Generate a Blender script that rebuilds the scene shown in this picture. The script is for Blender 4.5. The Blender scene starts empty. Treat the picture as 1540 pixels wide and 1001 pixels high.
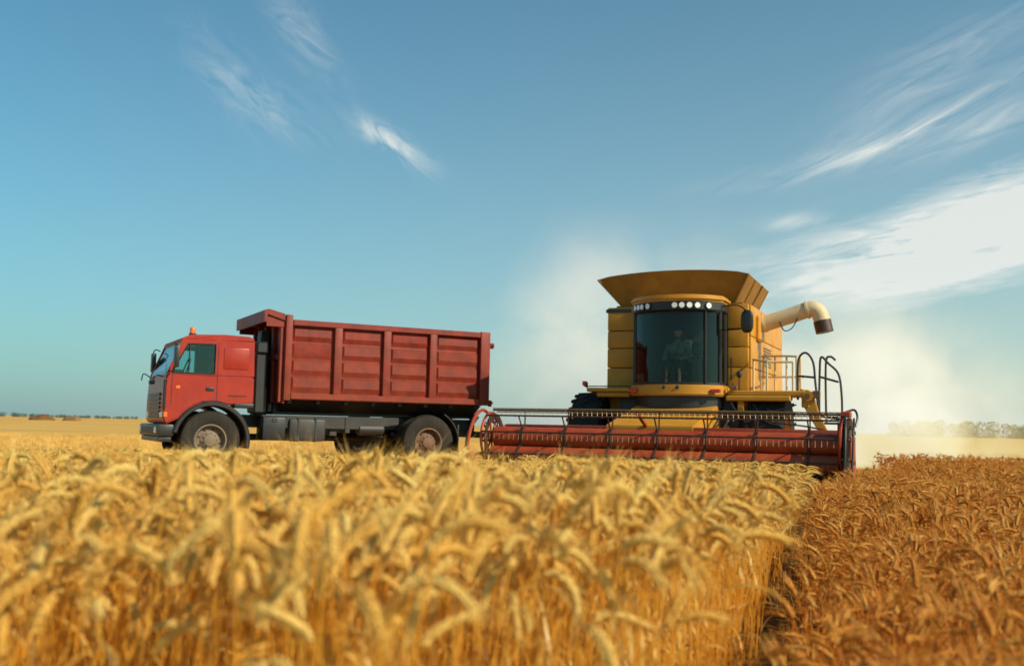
import bpy, bmesh, math, random
import numpy as np
from mathutils import Vector, Matrix
R=math.radians
random.seed(7); rng=np.random.default_rng(7)
scene=bpy.context.scene
scene.view_settings.view_transform='Standard'
scene.view_settings.look='None'
scene.view_settings.exposure=0

# ------------------------------------------------------------------ node helpers
def newmat(name):
    m=bpy.data.materials.new(name); m.use_nodes=True
    nt=m.node_tree; nt.nodes.clear()
    out=nt.nodes.new('ShaderNodeOutputMaterial')
    return m,nt,out
def N(nt,t,**kw):
    n=nt.nodes.new(t)
    for k,v in kw.items(): setattr(n,k,v)
    return n
def L(nt,a,b): nt.links.new(a,b)
def ramp(nt,fac,stops):
    r=nt.nodes.new('ShaderNodeValToRGB')
    e=r.color_ramp.elements
    while len(e)<len(stops): e.new(0.5)
    for el,(p,c) in zip(e,stops):
        el.position=p; el.color=(c[0],c[1],c[2],1) if len(c)==3 else c
    nt.links.new(fac,r.inputs[0]); return r
def mixc(nt,fac,a,b,mode='MIX'):
    m=nt.nodes.new('ShaderNodeMix'); m.data_type='RGBA'; m.blend_type=mode
    for s,v in ((m.inputs[0],fac),(m.inputs[6],a),(m.inputs[7],b)):
        if hasattr(v,'is_linked'): nt.links.new(v,s)
        else: s.default_value=v if not isinstance(v,(tuple,list)) else (v[0],v[1],v[2],1)
    return m.outputs[2]
def mth(nt,op,a,b=None,c=None,clamp=False):
    m=nt.nodes.new('ShaderNodeMath'); m.operation=op; m.use_clamp=clamp
    for i,v in enumerate((a,b,c)):
        if v is None: continue
        if hasattr(v,'is_linked'): nt.links.new(v,m.inputs[i])
        else: m.inputs[i].default_value=v
    return m.outputs[0]

def paint(name,col,dark=None,rough=0.45,metal=0.0,wear=0.35,dust=0.25,dcol=(0.42,0.29,0.15),spec=0.5,bump=0.1,dustz=(0.6,2.2),scale=3.0):
    m,nt,out=newmat(name)
    b=N(nt,'ShaderNodeBsdfPrincipled'); L(nt,b.outputs[0],out.inputs[0])
    tc=N(nt,'ShaderNodeTexCoord')
    if dark is None: dark=tuple(c*0.45 for c in col)
    n1=N(nt,'ShaderNodeTexNoise'); n1.inputs['Scale'].default_value=scale; n1.inputs['Detail'].default_value=8; n1.inputs['Roughness'].default_value=0.65
    L(nt,tc.outputs['Object'],n1.inputs['Vector'])
    r1=ramp(nt,n1.outputs[0],[(0.38,(0,0,0)),(0.72,(1,1,1))])
    f1=mth(nt,'MULTIPLY',r1.outputs[0],wear)
    c=mixc(nt,f1,col,dark)
    mp=N(nt,'ShaderNodeMapping'); mp.inputs['Scale'].default_value=(9,9,0.7); L(nt,tc.outputs['Object'],mp.inputs[0])
    n2=N(nt,'ShaderNodeTexNoise'); n2.inputs['Scale'].default_value=2.0; n2.inputs['Detail'].default_value=6
    L(nt,mp.outputs[0],n2.inputs['Vector'])
    r2=ramp(nt,n2.outputs[0],[(0.5,(0,0,0)),(0.75,(1,1,1))])
    sz=N(nt,'ShaderNodeSeparateXYZ'); L(nt,tc.outputs['Object'],sz.inputs[0])
    mr=N(nt,'ShaderNodeMapRange'); mr.inputs[1].default_value=dustz[0]; mr.inputs[2].default_value=dustz[1]; mr.inputs[3].default_value=1; mr.inputs[4].default_value=0.25
    L(nt,sz.outputs[2],mr.inputs[0])
    n3=N(nt,'ShaderNodeTexNoise'); n3.inputs['Scale'].default_value=1.7; n3.inputs['Detail'].default_value=10; n3.inputs['Roughness'].default_value=0.75
    L(nt,tc.outputs['Object'],n3.inputs['Vector'])
    r3=ramp(nt,n3.outputs[0],[(0.35,(0.15,0.15,0.15)),(0.7,(1,1,1))])
    d=mth(nt,'MULTIPLY',mr.outputs[0],r3.outputs[0]); 
    d=mth(nt,'ADD',d,mth(nt,'MULTIPLY',r2.outputs[0],0.35))
    d=mth(nt,'MULTIPLY',d,dust,clamp=True)
    c=mixc(nt,d,c,dcol)
    L(nt,c,b.inputs['Base Color'])
    rr=mth(nt,'ADD',mth(nt,'MULTIPLY',d,0.8),rough,clamp=True); L(nt,rr,b.inputs['Roughness'])
    b.inputs['Metallic'].default_value=metal
    b.inputs['Specular IOR Level'].default_value=spec
    if bump:
        bp=N(nt,'ShaderNodeBump'); bp.inputs['Strength'].default_value=bump; bp.inputs['Distance'].default_value=0.02
        L(nt,n1.outputs[0],bp.inputs['Height']); L(nt,bp.outputs[0],b.inputs['Normal'])
    return m

M={}
M['truck_red']=paint('truck_red_paint',(0.38,0.020,0.008),(0.19,0.014,0.008),rough=0.30,wear=0.5,dust=0.18,dcol=(0.34,0.13,0.05),bump=0.03,spec=.4)
M['bed_red']=paint('bed_red_paint',(0.26,0.020,0.010),(0.085,0.012,0.008),rough=0.45,wear=0.85,dust=0.36,dcol=(0.32,0.10,0.04),bump=0.2,dustz=(1.4,3.2),spec=.35)
M['black']=paint('black_steel',(0.018,0.018,0.019),rough=0.5,wear=0.3,dust=0.12,dustz=(0.5,1.5))
M['plastic']=paint('black_plastic',(0.016,0.016,0.017),rough=0.4,wear=0.2,dust=0.05)
M['rubber']=paint('tyre_rubber',(0.022,0.021,0.020),rough=0.8,wear=0.3,dust=0.34,dcol=(0.18,0.12,0.065),dustz=(0.0,1.3),spec=0.2)
M['rim']=paint('rusty_rim',(0.20,0.09,0.045),(0.07,0.035,0.025),rough=0.6,wear=0.9,dust=0.35,metal=0.2)
M['rimgrey']=paint('grey_rim',(0.17,0.125,0.09),(0.06,0.05,0.04),rough=0.6,wear=0.8,dust=0.4)
M['yellow']=paint('harvester_yellow',(0.60,0.265,0.016),(0.36,0.15,0.010),rough=0.38,wear=0.55,dust=0.28,dcol=(0.38,0.19,0.05),dustz=(1.2,3.6),spec=.4)
M['ochre']=paint('hopper_ochre',(0.32,0.155,0.024),(0.17,0.08,0.014),rough=0.55,wear=0.7,dust=0.35,dcol=(0.30,0.17,0.06),dustz=(3,5),spec=.25)
M['cream']=paint('auger_cream',(0.72,0.56,0.33),(0.46,0.32,0.17),rough=0.5,wear=0.45,dust=0.25,dcol=(0.45,0.30,0.14),dustz=(2,4))
M['header_red']=paint('header_red_paint',(0.42,0.040,0.010),(0.16,0.020,0.009),rough=0.36,wear=0.75,dust=0.48,dcol=(0.42,0.16,0.04),dustz=(0.2,1.2),spec=.45)
M['header_dark']=paint('header_dark_steel',(0.055,0.020,0.012),rough=0.5,wear=0.6,dust=0.30,dcol=(0.22,0.09,0.03),dustz=(0.2,1.2))
M['brass']=paint('reel_tine_steel',(0.26,0.17,0.07),rough=0.45,wear=0.5,dust=0.2,metal=0.3)
M['orange']=paint('amber_lens',(0.75,0.16,0.02),rough=0.2,wear=0.1,dust=0.05,bump=0)
M['redlens']=paint('red_lens',(0.6,0.03,0.01),rough=0.2,wear=0.1,dust=0.05,bump=0)
M['white']=paint('lamp_white',(0.88,0.88,0.85),(0.7,0.7,0.68),rough=0.15,wear=0.1,dust=0.04,bump=0)
M['seat']=paint('seat_fabric',(0.05,0.052,0.05),rough=0.9,wear=0.2,dust=0.1,bump=0)
M['lining']=paint('cab_lining',(0.06,0.045,0.028),rough=0.9,wear=0.2,dust=0.0,bump=0)
M['shirt']=paint('green_shirt',(0.12,0.17,0.13),rough=0.9,wear=0.2,dust=0.05,bump=0)
M['trousers']=paint('work_trousers',(0.03,0.035,0.035),rough=0.9,wear=0.2,dust=0.05,bump=0)
M['skin']=paint('skin',(0.36,0.20,0.13),rough=0.6,wear=0.1,dust=0.0,bump=0)
M['hair']=paint('cap_cloth',(0.05,0.05,0.07),rough=0.9,wear=0.1,dust=0.0,bump=0)
def glass(name,tint,k=1.0):
    m,nt,out=newmat(name)
    t=N(nt,'ShaderNodeBsdfTransparent'); t.inputs[0].default_value=(*tint,1)
    g=N(nt,'ShaderNodeBsdfGlossy'); g.inputs['Roughness'].default_value=0.03; g.inputs[0].default_value=(0.9,0.95,1,1)
    f=N(nt,'ShaderNodeFresnel'); f.inputs[0].default_value=1.45
    fac=mth(nt,'MULTIPLY',f.outputs[0],k,clamp=True)
    mx=N(nt,'ShaderNodeMixShader'); L(nt,fac,mx.inputs[0]); L(nt,t.outputs[0],mx.inputs[1]); L(nt,g.outputs[0],mx.inputs[2])
    L(nt,mx.outputs[0],out.inputs[0]); return m
M['glass']=glass('tinted_cab_glass',(0.60,0.66,0.57),.9)
M['tglass']=glass('truck_glass',(0.66,0.84,0.84),.9)

# ------------------------------------------------------------------ mesh helpers
def empty(name,loc=(0,0,0),rz=0):
    e=bpy.data.objects.new(name,None); scene.collection.objects.link(e)
    e.location=loc; e.rotation_euler=(0,0,rz); return e
def finish(name,bm,mat,parent,smooth=True,angle=35):
    me=bpy.data.meshes.new(name)
    bmesh.ops.recalc_face_normals(bm,faces=bm.faces)
    bm.to_mesh(me); bm.free()
    if smooth:
        for p in me.polygons: p.use_smooth=True
        me.set_sharp_from_angle(angle=R(angle))
    ob=bpy.data.objects.new(name,me); scene.collection.objects.link(ob)
    if mat is not None: me.materials.append(M[mat] if isinstance(mat,str) else mat)
    if parent: ob.parent=parent
    return ob
def merge(bm,b2):
    me=bpy.data.meshes.new('tmp'); b2.to_mesh(me); b2.free(); bm.from_mesh(me); bpy.data.meshes.remove(me)
def add_box(bm,x0,x1,y0,y1,z0,z1,bev=0.0,seg=2):
    b2=bmesh.new()
    bmesh.ops.create_cube(b2,size=1)
    for v in b2.verts:
        v.co=Vector(((x0+x1)/2+v.co.x*(x1-x0),(y0+y1)/2+v.co.y*(y1-y0),(z0+z1)/2+v.co.z*(z1-z0)))
    if bev>0: bmesh.ops.bevel(b2,geom=list(b2.edges),offset=bev,segments=seg,affect='EDGES',profile=0.6)
    merge(bm,b2)
def box(name,parent,mat,x0,x1,y0,y1,z0,z1,bev=0.008):
    bm=bmesh.new(); add_box(bm,x0,x1,y0,y1,z0,z1,bev); return finish(name,bm,mat,parent)
def boxes(name,parent,mat,lst,bev=0.006):
    bm=bmesh.new()
    for b in lst: add_box(bm,*b,bev,1)
    return finish(name,bm,mat,parent)
def add_prism(bm,pts,axis,a,b,bev=0.0):
    def mk(p,t):
        if axis=='y': return Vector((p[0],t,p[1]))
        if axis=='x': return Vector((t,p[0],p[1]))
        return Vector((p[0],p[1],t))
    b2=bmesh.new()
    A=[b2.verts.new(mk(p,a)) for p in pts]; B=[b2.verts.new(mk(p,b)) for p in pts]
    n=len(pts)
    b2.faces.new(A); b2.faces.new(B[::-1])
    for i in range(n): b2.faces.new((A[i],A[(i+1)%n],B[(i+1)%n],B[i]))
    bmesh.ops.recalc_face_normals(b2,faces=b2.faces)
    if bev>0:
        ed=[e for e in b2.edges if len(e.link_faces)==2 and e.calc_face_angle(0)>0.5]
        bmesh.ops.bevel(b2,geom=ed,offset=bev,segments=2,affect='EDGES')
    merge(bm,b2)
def prism(name,parent,mat,pts,axis,a,b,bev=0.0):
    bm=bmesh.new(); add_prism(bm,pts,axis,a,b,bev); return finish(name,bm,mat,parent)
def add_tube(bm,path,r,seg=8,caps=True,radii=None):
    P=[Vector(p) for p in path]; rings=[]
    prev=None
    for i,p in enumerate(P):
        if i==0: d=P[1]-P[0]
        elif i==len(P)-1: d=P[-1]-P[-2]
        else: d=(P[i+1]-P[i]).normalized()+(P[i]-P[i-1]).normalized()
        d.normalize()
        if prev is None:
            up=Vector((0,0,1)) if abs(d.z)<0.9 else Vector((0,1,0))
            u=d.cross(up).normalized()
        else:
            u=(prev-d*prev.dot(d)).normalized()
        prev=u; w=d.cross(u)
        rr=radii[i] if radii else r
        rings.append([bm.verts.new(p+(u*math.cos(2*math.pi*k/seg)+w*math.sin(2*math.pi*k/seg))*rr) for k in range(seg)])
    for a,b in zip(rings,rings[1:]):
        for k in range(seg): bm.faces.new((a[k],a[(k+1)%seg],b[(k+1)%seg],b[k]))
    if caps:
        bm.faces.new(rings[0][::-1]); bm.faces.new(rings[-1])
def tube(name,parent,mat,path,r,seg=10,radii=None):
    bm=bmesh.new(); add_tube(bm,path,r,seg,radii=radii); return finish(name,bm,mat,parent)
def tubes(name,parent,mat,paths,r,seg=8):
    bm=bmesh.new()
    for p in paths: add_tube(bm,p,r,seg)
    return finish(name,bm,mat,parent)
def smoothpath(pts,n=6):
    P=[Vector(p) for p in pts]; out=[]
    for i in range(len(P)-1):
        p0=P[max(i-1,0)];p1=P[i];p2=P[i+1];p3=P[min(i+2,len(P)-1)]
        for k in range(n):
            t=k/n
            out.append(0.5*((2*p1)+(-p0+p2)*t+(2*p0-5*p1+4*p2-p3)*t*t+(-p0+3*p1-3*p2+p3)*t**3))
    out.append(P[-1]); return out
def add_lathe(bm,prof,c,axis='y',seg=48,a0=0,a1=360):
    full=abs(a1-a0)>=360; n=seg if full else seg+1
    rings=[]
    for k in range(n):
        a=R(a0+(a1-a0)*k/seg); ca,sa=math.cos(a),math.sin(a); ring=[]
        for r,t in prof:
            if axis=='y': v=(c[0]+r*ca,c[1]+t,c[2]+r*sa)
            elif axis=='x': v=(c[0]+t,c[1]+r*ca,c[2]+r*sa)
            else: v=(c[0]+r*ca,c[1]+r*sa,c[2]+t)
            ring.append(bm.verts.new(v))
        rings.append(ring)
    for k in range(seg):
        A=rings[k];B=rings[(k+1)%n]
        for i in range(len(prof)-1): bm.faces.new((A[i],A[i+1],B[i+1],B[i]))
def lathe(name,parent,mat,prof,c,axis='y',seg=48,a0=0,a1=360):
    bm=bmesh.new(); add_lathe(bm,prof,c,axis,seg,a0,a1)
    if a1-a0>=360: bmesh.ops.remove_doubles(bm,verts=bm.verts,dist=1e-5)
    return finish(name,bm,mat,parent)

def wheel(prefix,parent,c,Rr,W,rimR,axis,out,rimmat,lugs=0,ph=0.0):
    h=W/2; o=out
    tp=[(rimR,-h*.8),(rimR+.04,-h*.92),(Rr-.13,-h),(Rr-.05,-h*.97),(Rr-.012,-h*.82),(Rr,-h*.55),(Rr,h*.55),(Rr-.012,h*.82),(Rr-.05,h*.97),(Rr-.13,h),(rimR+.04,h*.92),(rimR,h*.8)]
    lathe(prefix+'_tyre',parent,'rubber',tp,c,axis,56)
    bm=bmesh.new()
    n=lugs if lugs else 52
    for k in range(n):
        for s in (-1,1):
            a=2*math.pi*(k+(0.5 if s>0 else 0))/n+ph
            hh=0.045 if lugs else 0.016
            wd=(0.055 if lugs else 0.022)
            b2=bmesh.new(); bmesh.ops.create_cube(b2,size=1)
            ln=W*0.54 if lugs else W*0.46
            for v in b2.verts:
                r=Rr+v.co.z*hh*1.2+(0.004)
                t=s*(ln/2*0.98+0.0)+v.co.x*ln
                sk=(0.55 if lugs else 0.15)*(s*t)/max(Rr,.1)
                aa=a+v.co.y*wd/Rr+sk
                if abs(t)>h*.8: r-=0.03
                if axis=='y': v.co=Vector((c[0]+r*math.cos(aa),c[1]+t,c[2]+r*math.sin(aa)))
                else: v.co=Vector((c[0]+t,c[1]+r*math.cos(aa),c[2]+r*math.sin(aa)))
            merge(bm,b2)
    finish(prefix+'_tread',bm,'rubber',parent,smooth=False)
    rp=[(rimR+.005,o*h*.86),(rimR-.02,o*h*.88),(rimR-.04,o*h*.7),(rimR*.86,o*h*.45),(rimR*.80,o*h*.1),(rimR*.62,o*h*.12),(rimR*.50,o*h*.35),(rimR*.40,o*h*.38),(rimR*.38,o*h*.62),(rimR*.30,o*h*.70),(0.001,o*h*.72)]
    lathe(prefix+'_rim',parent,rimmat,rp,c,axis,40)
    rp=[(rimR-.0,-o*h*.8),(rimR*.9,-o*h*.3),(rimR*.8,o*h*.05),(0.001,o*h*.05)]
    lathe(prefix+'_rim_inner',parent,'black',rp,c,axis,32)
    bm=bmesh.new()
    for k in range(10):
        a=2*math.pi*k/10+ph; rr=rimR*.45
        p=[(c[0]+rr*math.cos(a),c[1]+o*h*t,c[2]+rr*math.sin(a)) if axis=='y' else (c[0]+o*h*t,c[1]+rr*math.cos(a),c[2]+rr*math.sin(a)) for t in (.3,.5)]
        add_tube(bm,p,.018,6)
    finish(prefix+'_bolts',bm,rimmat,parent)
    bm=bmesh.new()
    for k in range(8):
        a=2*math.pi*(k+.5)/8+ph; rr=rimR*.70
        p=[(c[0]+rr*math.cos(a),c[1]+o*h*t,c[2]+rr*math.sin(a)) if axis=='y' else (c[0]+o*h*t,c[1]+rr*math.cos(a),c[2]+rr*math.sin(a)) for t in (.05,.145)]
        add_tube(bm,p,rimR*.085,10)
    finish(prefix+'_rim_holes',bm,'plastic',parent)

# ================================================================== TRUCK
T=empty('dump_truck',(-5.82,19.5,0.0),R(28))
boxes('chassis_rails',T,'black',[(-.85,5.95,.72,.82,.86,1.12),(-.85,5.95,1.5,1.6,.86,1.12)]+[(x,x+.1,.82,1.5,.9,1.06) for x in (-.6,.5,1.5,2.5,3.5,4.3,5.1,5.8)])
boxes('bed_subframe',T,'black',[(1.35,6.0,.62,.76,1.14,1.38),(1.35,6.0,1.58,1.72,1.14,1.38)]+[(x,x+.09,.08,2.3,1.36,1.46) for x in (1.5,2.1,2.7,3.3,3.9,4.5,5.1,5.7)])
prism('side_skirt_rail',T,'black',[(1.0,1.12),(3.95,1.12),(3.95,.97),(3.1,.86),(1.0,.86)],'y',.12,.3,.01)
box('battery_box',T,'plastic',1.02,1.48,.06,.6,.62,1.08,.03)
boxes('battery_box_lid',T,'black',[(1.0,1.50,.05,.62,1.08,1.11),(1.2,1.3,.045,.06,.98,1.06)],.005)
lathe('air_tank',T,'black',[(0.001,-.01),(.1,0),(.13,.03),(.13,.55),(.1,.58),(.001,.59)],(3.05,.22,.86),'x',20)
box('fuel_tank',T,'black',1.55,2.32,.04,.62,.60,1.06,.07)
boxes('fuel_tank_straps',T,'black',[(1.72,1.76,.028,.63,.59,1.075),(2.08,2.12,.028,.63,.59,1.075)])
boxes('frame_brackets',T,'black',[(2.45,2.6,.2,.7,.72,1.1),(2.75,2.85,.1,.7,.78,1.1),(3.5,3.62,.2,.7,.7,1.1)])
tubes('drive_shafts',T,'black',[[(0,1.15,.66),(4.62,1.15,.66)],[(0,.1,.6),(0,2.2,.6)],[(4.62,.1,.6),(4.62,2.2,.6)]],.07)
lathe('differential',T,'black',[(.001,-.22),(.16,-.18),(.24,0),(.16,.18),(.001,.22)],(4.62,1.15,.62),'y',20)
boxes('leaf_springs',T,'black',[(4.0,5.25,.66,.76,.72,.80),(4.2,5.05,.66,.76,.64,.72),(-.6,.6,.6,.7,.7,.78),(4.0,5.25,1.56,1.66,.72,.80)])
for nm,x,y0,o in (('front_wheel_near',0,.16,-1),('front_wheel_far',0,2.14,1)):
    wheel(nm,T,(x,y0,.60),.575,.30,.31,'y',o,'rimgrey',0,.1)
for nm,x,y0,o in (('rear_wheel_near',4.62,.16,-1),('rear_wheel_near_inner',4.62,.48,-1),('rear_wheel_far',4.62,2.14,1),('rear_wheel_far_inner',4.62,1.82,1)):
    wheel(nm,T,(x,y0,.605),.59,.29,.31,'y',o,'rim',0,.3)
wheel('spare_wheel',T,(3.45,1.25,.64),.54,.26,.27,'y',-1,'black',0,.2)
for y0 in (-.0,1.68):
    lathe('rear_mudguard' if y0<1 else 'rear_mudguard_far',T,'black',[(.72,y0+.02),(.72,y0+.62),(.70,y0+.62),(.70,y0+.02),(.72,y0+.02)],(4.62,0,.605),'y',14,5,60)
    box('mud_flap',T,'plastic',5.30,5.33,y0+.02,y0+.6,.42,1.0,.004)
boxes('rear_bumper_bar',T,'black',[(5.85,5.97,.1,2.2,.72,.86),(5.86,5.94,.5,.62,.8,1.2),(5.86,5.94,1.7,1.82,.8,1.2)])
boxes('tail_lamps',T,'redlens',[(5.97,6.0,.14,.42,.74,.84),(5.97,6.0,1.88,2.16,.74,.84)])
# bed
Z0,Z1=1.47,3.06; X0,X1=1.42,5.99
box('bed_side_panel',T,'bed_red',X0,X1,.06,.11,Z0,Z1,.004)
box('bed_side_panel_far',T,'bed_red',X0,X1,2.29,2.34,Z0,Z1,.004)
box('bed_floor',T,'bed_red',X0,X1,.112,2.288,Z0,Z0+.08,.004)
box('bed_headboard',T,'bed_red',X0-.052,X0-.002,.0,2.4,1.36,3.14,.006)
boxes('bed_headboard_ribs',T,'bed_red',[(X0-.13,X0-.054,y,y+.12,1.38,3.05) for y in (.03,.62,1.22,1.82,2.24)]+[(X0-.12,X0-.056,.16,2.2,2.25,2.37)],.01)
box('bed_tailgate',T,'bed_red',X1+.003,X1+.06,.02,2.38,Z0-.02,Z1-.06,.006)
posts=[2.50,3.58,4.65]
for side,(ya,yb) in (('near',(-.045,.058)),('far',(2.342,2.445))):
    bm=bmesh.new()
    for p in posts: add_box(bm,p-.085,p+.085,ya,yb,Z0+.02,Z1-.09,.028,2)
    add_box(bm,X1-.2,X1+.03,ya-.012,yb,Z0-.03,Z1+.02,.02)
    add_box(bm,X0-.04,X0+.10,ya-.012,yb,Z0-.05,Z1+.10,.02)
    finish('bed_posts_'+side,bm,'bed_red',T)
    boxes('bed_rails_'+side,T,'bed_red',[(X0+.102,X1-.202,ya-.006,yb,Z1-.12,Z1+.005),(X0+.102,X1-.202,ya-.004,yb,Z0-.03,Z0+.10)],.018)
    bm=bmesh.new(); edges=[X0+.1]+[q for p in posts for q in (p-.085,p+.085)]+[X1-.2]
    for i in range(0,8,2):
        a,b=edges[i]+.03,edges[i+1]-.03
        for zz,hgt in ((1.60,.30),(1.945,.30),(2.29,.30),(2.635,.27)):
            s=-1 if side=='near' else 1
            yo=.058 if side=='near' else 2.342
            d=.035+random.uniform(-.006,.006)
            pr=[(a,zz),(b,zz),(b,zz+hgt),(a,zz+hgt)]
            q=[(a+.035,zz+.10),(b-.035,zz+.10),(b-.035,zz+hgt-.022),(a+.035,zz+hgt-.022)]
            A=[bm.verts.new((x,yo,z)) for x,z in pr]; B=[bm.verts.new((x,yo+s*(d+random.uniform(-.008,.008)),z)) for x,z in q]
            bm.faces.new(B)
            for k in range(4): bm.faces.new((A[k],A[(k+1)%4],B[(k+1)%4],B[k]))
    finish('bed_pressed_ribs_'+side,bm,'bed_red',T,angle=15)
prism('cab_guard_visor',T,'bed_red',[(1.36,3.17),(1.02,3.25),(.93,3.22),(.93,2.98),(.98,2.98),(1.0,3.14),(1.36,3.03)],'y',-.03,2.43,.006)
boxes('visor_gussets',T,'bed_red',[(.99,1.36,.01,.04,2.9,3.1),(.99,1.36,1.2,1.24,2.98,3.1),(.99,1.36,2.36,2.39,2.9,3.1)])
prism('underbed_taper',T,'black',[(.10,1.44),(.5,1.2),(1.84,1.2),(2.3,1.44)],'x',1.45,5.9,.0)
prism('hydraulic_ram_housing',T,'black',[(1.05,1.1),(1.32,1.1),(1.32,2.9),(1.15,2.9)],'y',1.0,1.35,.02)
boxes('air_intake_stack',T,'plastic',[(.87,1.08,.25,.5,1.15,2.35),(.87,1.1,.22,.53,2.36,2.6),(.88,1.2,.5,.9,1.15,1.7)],.03)
boxes('tailgate_hinges',T,'bed_red',[(X1+.03,X1+.13,-.05,.05,2.72,2.84),(X1+.04,X1+.1,-.06,.04,1.42,1.56),(X1+.03,X1+.13,2.35,2.45,2.72,2.84)],.01)
tubes('tailgate_pins',T,'black',[[(X1+.09,-.1,2.78),(X1+.09,.1,2.78)],[(X1+.09,-.1,1.5),(X1+.09,.1,1.5)]],.02)
# cab
arc=[(.75*math.cos(R(a)),.60+.75*math.sin(R(a))) for a in range(68,152,10)]
low=[(.80,1.86),(.80,1.32)]+arc+[(-.86,.9),(-.91,1.0),(-.91,1.4),(-.88,1.88)]
bm=bmesh.new(); add_prism(bm,low,'y',.03,2.20,.025); finish('cab_lower_body',bm,'truck_red',T,angle=40)
for s,(ya,yb) in (('near',(.045,.10)),('far',(2.13,2.185))):
    bm=bmesh.new()
    add_prism(bm,[(-.88,1.87),(-.79,1.87),(-.51,2.46),(-.62,2.52)],'y',ya,yb)
    add_prism(bm,[(-.62,2.52),(-.51,2.46),(.03,2.48),(.03,2.55),(-.60,2.55)],'y',ya+.002,yb-.002)
    add_prism(bm,[(.03,1.87),(.80,1.87),(.78,2.56),(.03,2.56)],'y',ya,yb)
    add_prism(bm,[(-.79,1.87),(.03,1.87),(.03,1.90),(-.775,1.90)],'y',ya+.001,yb-.001)
    finish('cab_side_frame_'+s,bm,'truck_red',T)
    prism('side_window_'+s,T,'tglass',[(-.785,1.89),(.035,1.89),(.035,2.49),(-.51,2.47)],'y',(ya+yb)/2-.004,(ya+yb)/2+.004)
    yy=ya-.006 if s=='near' else yb+.006
    tubes('window_seal_'+s,T,'plastic',[[(-.775,yy+.005,1.895),(.025,yy+.005,1.895),(.025,yy+.005,2.475),(-.505,yy+.005,2.46),(-.775,yy+.005,1.895)],[(-.47,yy+.005,2.46),(-.47,yy+.005,1.9)]],.013,6)
prism('cab_roof',T,'truck_red',[(-.64,2.53),(-.60,2.58),(-.46,2.645),(.2,2.68),(.72,2.665),(.80,2.60),(.80,2.55),(-.62,2.51)],'y',.05,2.18,.03)
box('cab_back_wall',T,'truck_red',.75,.795,.102,2.128,1.87,2.54,.003)
boxes('windscreen_pillars',T,'plastic',[(-.62,-.55,.10,2.13,2.47,2.53)],.01)
prism('windscreen',T,'tglass',[(-.865,1.88),(-.855,1.88),(-.595,2.5),(-.605,2.5)],'y',.10,2.13)
box('dashboard',T,'plastic',-.84,-.55,.12,2.11,1.80,1.96,.03)
tube('steering_wheel',T,'plastic',[(-.42+.06*math.sin(a),.62+.2*math.cos(a),2.02+.19*math.sin(a)) for a in [i*math.pi/8 for i in range(17)]],.016,6)
box('quarter_panel_press',T,'truck_red',.19,.68,.030,.05,2.0,2.42,.012)
boxes('door_seams',T,'plastic',[(.075,.087,.0255,.035,1.36,1.86),(-.78,-.768,.0255,.035,1.30,1.86),(.075,.087,.040,.05,1.86,2.52),(-.79,.08,.0260,.035,1.860,1.870),(-.2,.08,.0255,.034,1.352,1.362)],0)
box('door_handle',T,'plastic',-.13,.02,.012,.04,1.56,1.63,.008)
box('side_marker_lamp',T,'orange',-.70,-.62,.018,.04,1.58,1.64,.006)
boxes('rear_quarter_vents',T,'plastic',[(.3,.66,.018,.036,1.47,1.485)],.002)
bm=bmesh.new()
add_lathe(bm,[(.66,-.05),(.66,.5),(.75,.5),(.75,-.05),(.72,-.075),(.68,-.075),(.66,-.05)],(0,0,.60),'y',26,-12,168)
finish('front_fender_near',bm,'plastic',T)
bm=bmesh.new()
add_lathe(bm,[(.66,1.8),(.66,2.28),(.75,2.28),(.75,1.8),(.66,1.8)],(0,0,.60),'y',26,-12,168)
finish('front_fender_far',bm,'plastic',T)
box('cab_rear_step',T,'plastic',.42,.80,-.02,.4,1.24,1.33,.02)
box('front_bumper',T,'plastic',-1.02,-.70,-.04,2.26,.66,.90,.05)
box('bumper_lower_lip',T,'plastic',-.98,-.74,.0,2.22,.56,.655,.02)
boxes('bumper_face',T,'rimgrey',[(-1.032,-1.01,.25,1.97,.72,.84)],.008)
boxes('headlamps',T,'white',[(-1.035,-1.0,.03,.23,.72,.84),(-1.035,-1.0,1.99,2.19,.72,.84),(-.925,-.90,.08,.4,1.02,1.14),(-.925,-.90,1.8,2.12,1.02,1.14)],.012)
boxes('corner_indicators',T,'orange',[(-.905,-.83,.018,.06,1.03,1.13)],.01)
boxes('grille',T,'plastic',[(-.935,-.905,.42,1.78,1.02+i*.085,1.08+i*.085) for i in range(6)],.01)
boxes('corner_air_deflector',T,'plastic',[(-.925,-.87,.012,.06,1.18,1.75)],.02)
tubes('mirror_arms',T,'plastic',[smoothpath([(-.70,.08,2.42),(-.78,-.12,2.44),(-.74,-.2,2.2),(-.80,-.12,1.92),(-.82,.06,1.93)]),smoothpath([(-.88,.5,1.82),(-1.02,.42,1.84),(-1.08,.4,1.7)]),smoothpath([(-.88,1.9,1.82),(-1.04,1.9,1.92),(-1.08,1.9,1.78)]),[(-.86,.2,1.88),(-.76,.9,2.1)],smoothpath([(-.70,2.16,2.42),(-.8,2.34,2.42),(-.82,2.34,1.95),(-.84,2.18,1.92)])],.012,6)
box('side_mirror_near',T,'plastic',-.80,-.71,-.31,-.13,1.98,2.38,.025)
box('side_mirror_far',T,'plastic',-.84,-.75,2.28,2.46,1.98,2.38,.025)
box('kerb_mirror',T,'plastic',-1.14,-1.04,.32,.50,1.66,1.74,.02)
lathe('roof_beacon',T,'orange',[(.055,0),(.055,.09),(.04,.12),(.001,.13)],(-.38,.35,2.69),'z',16)
lathe('roof_beacon_base',T,'plastic',[(.001,-.05),(.07,-.05),(.07,0),(.001,.0)],(-.38,.35,2.69),'z',16)
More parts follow.
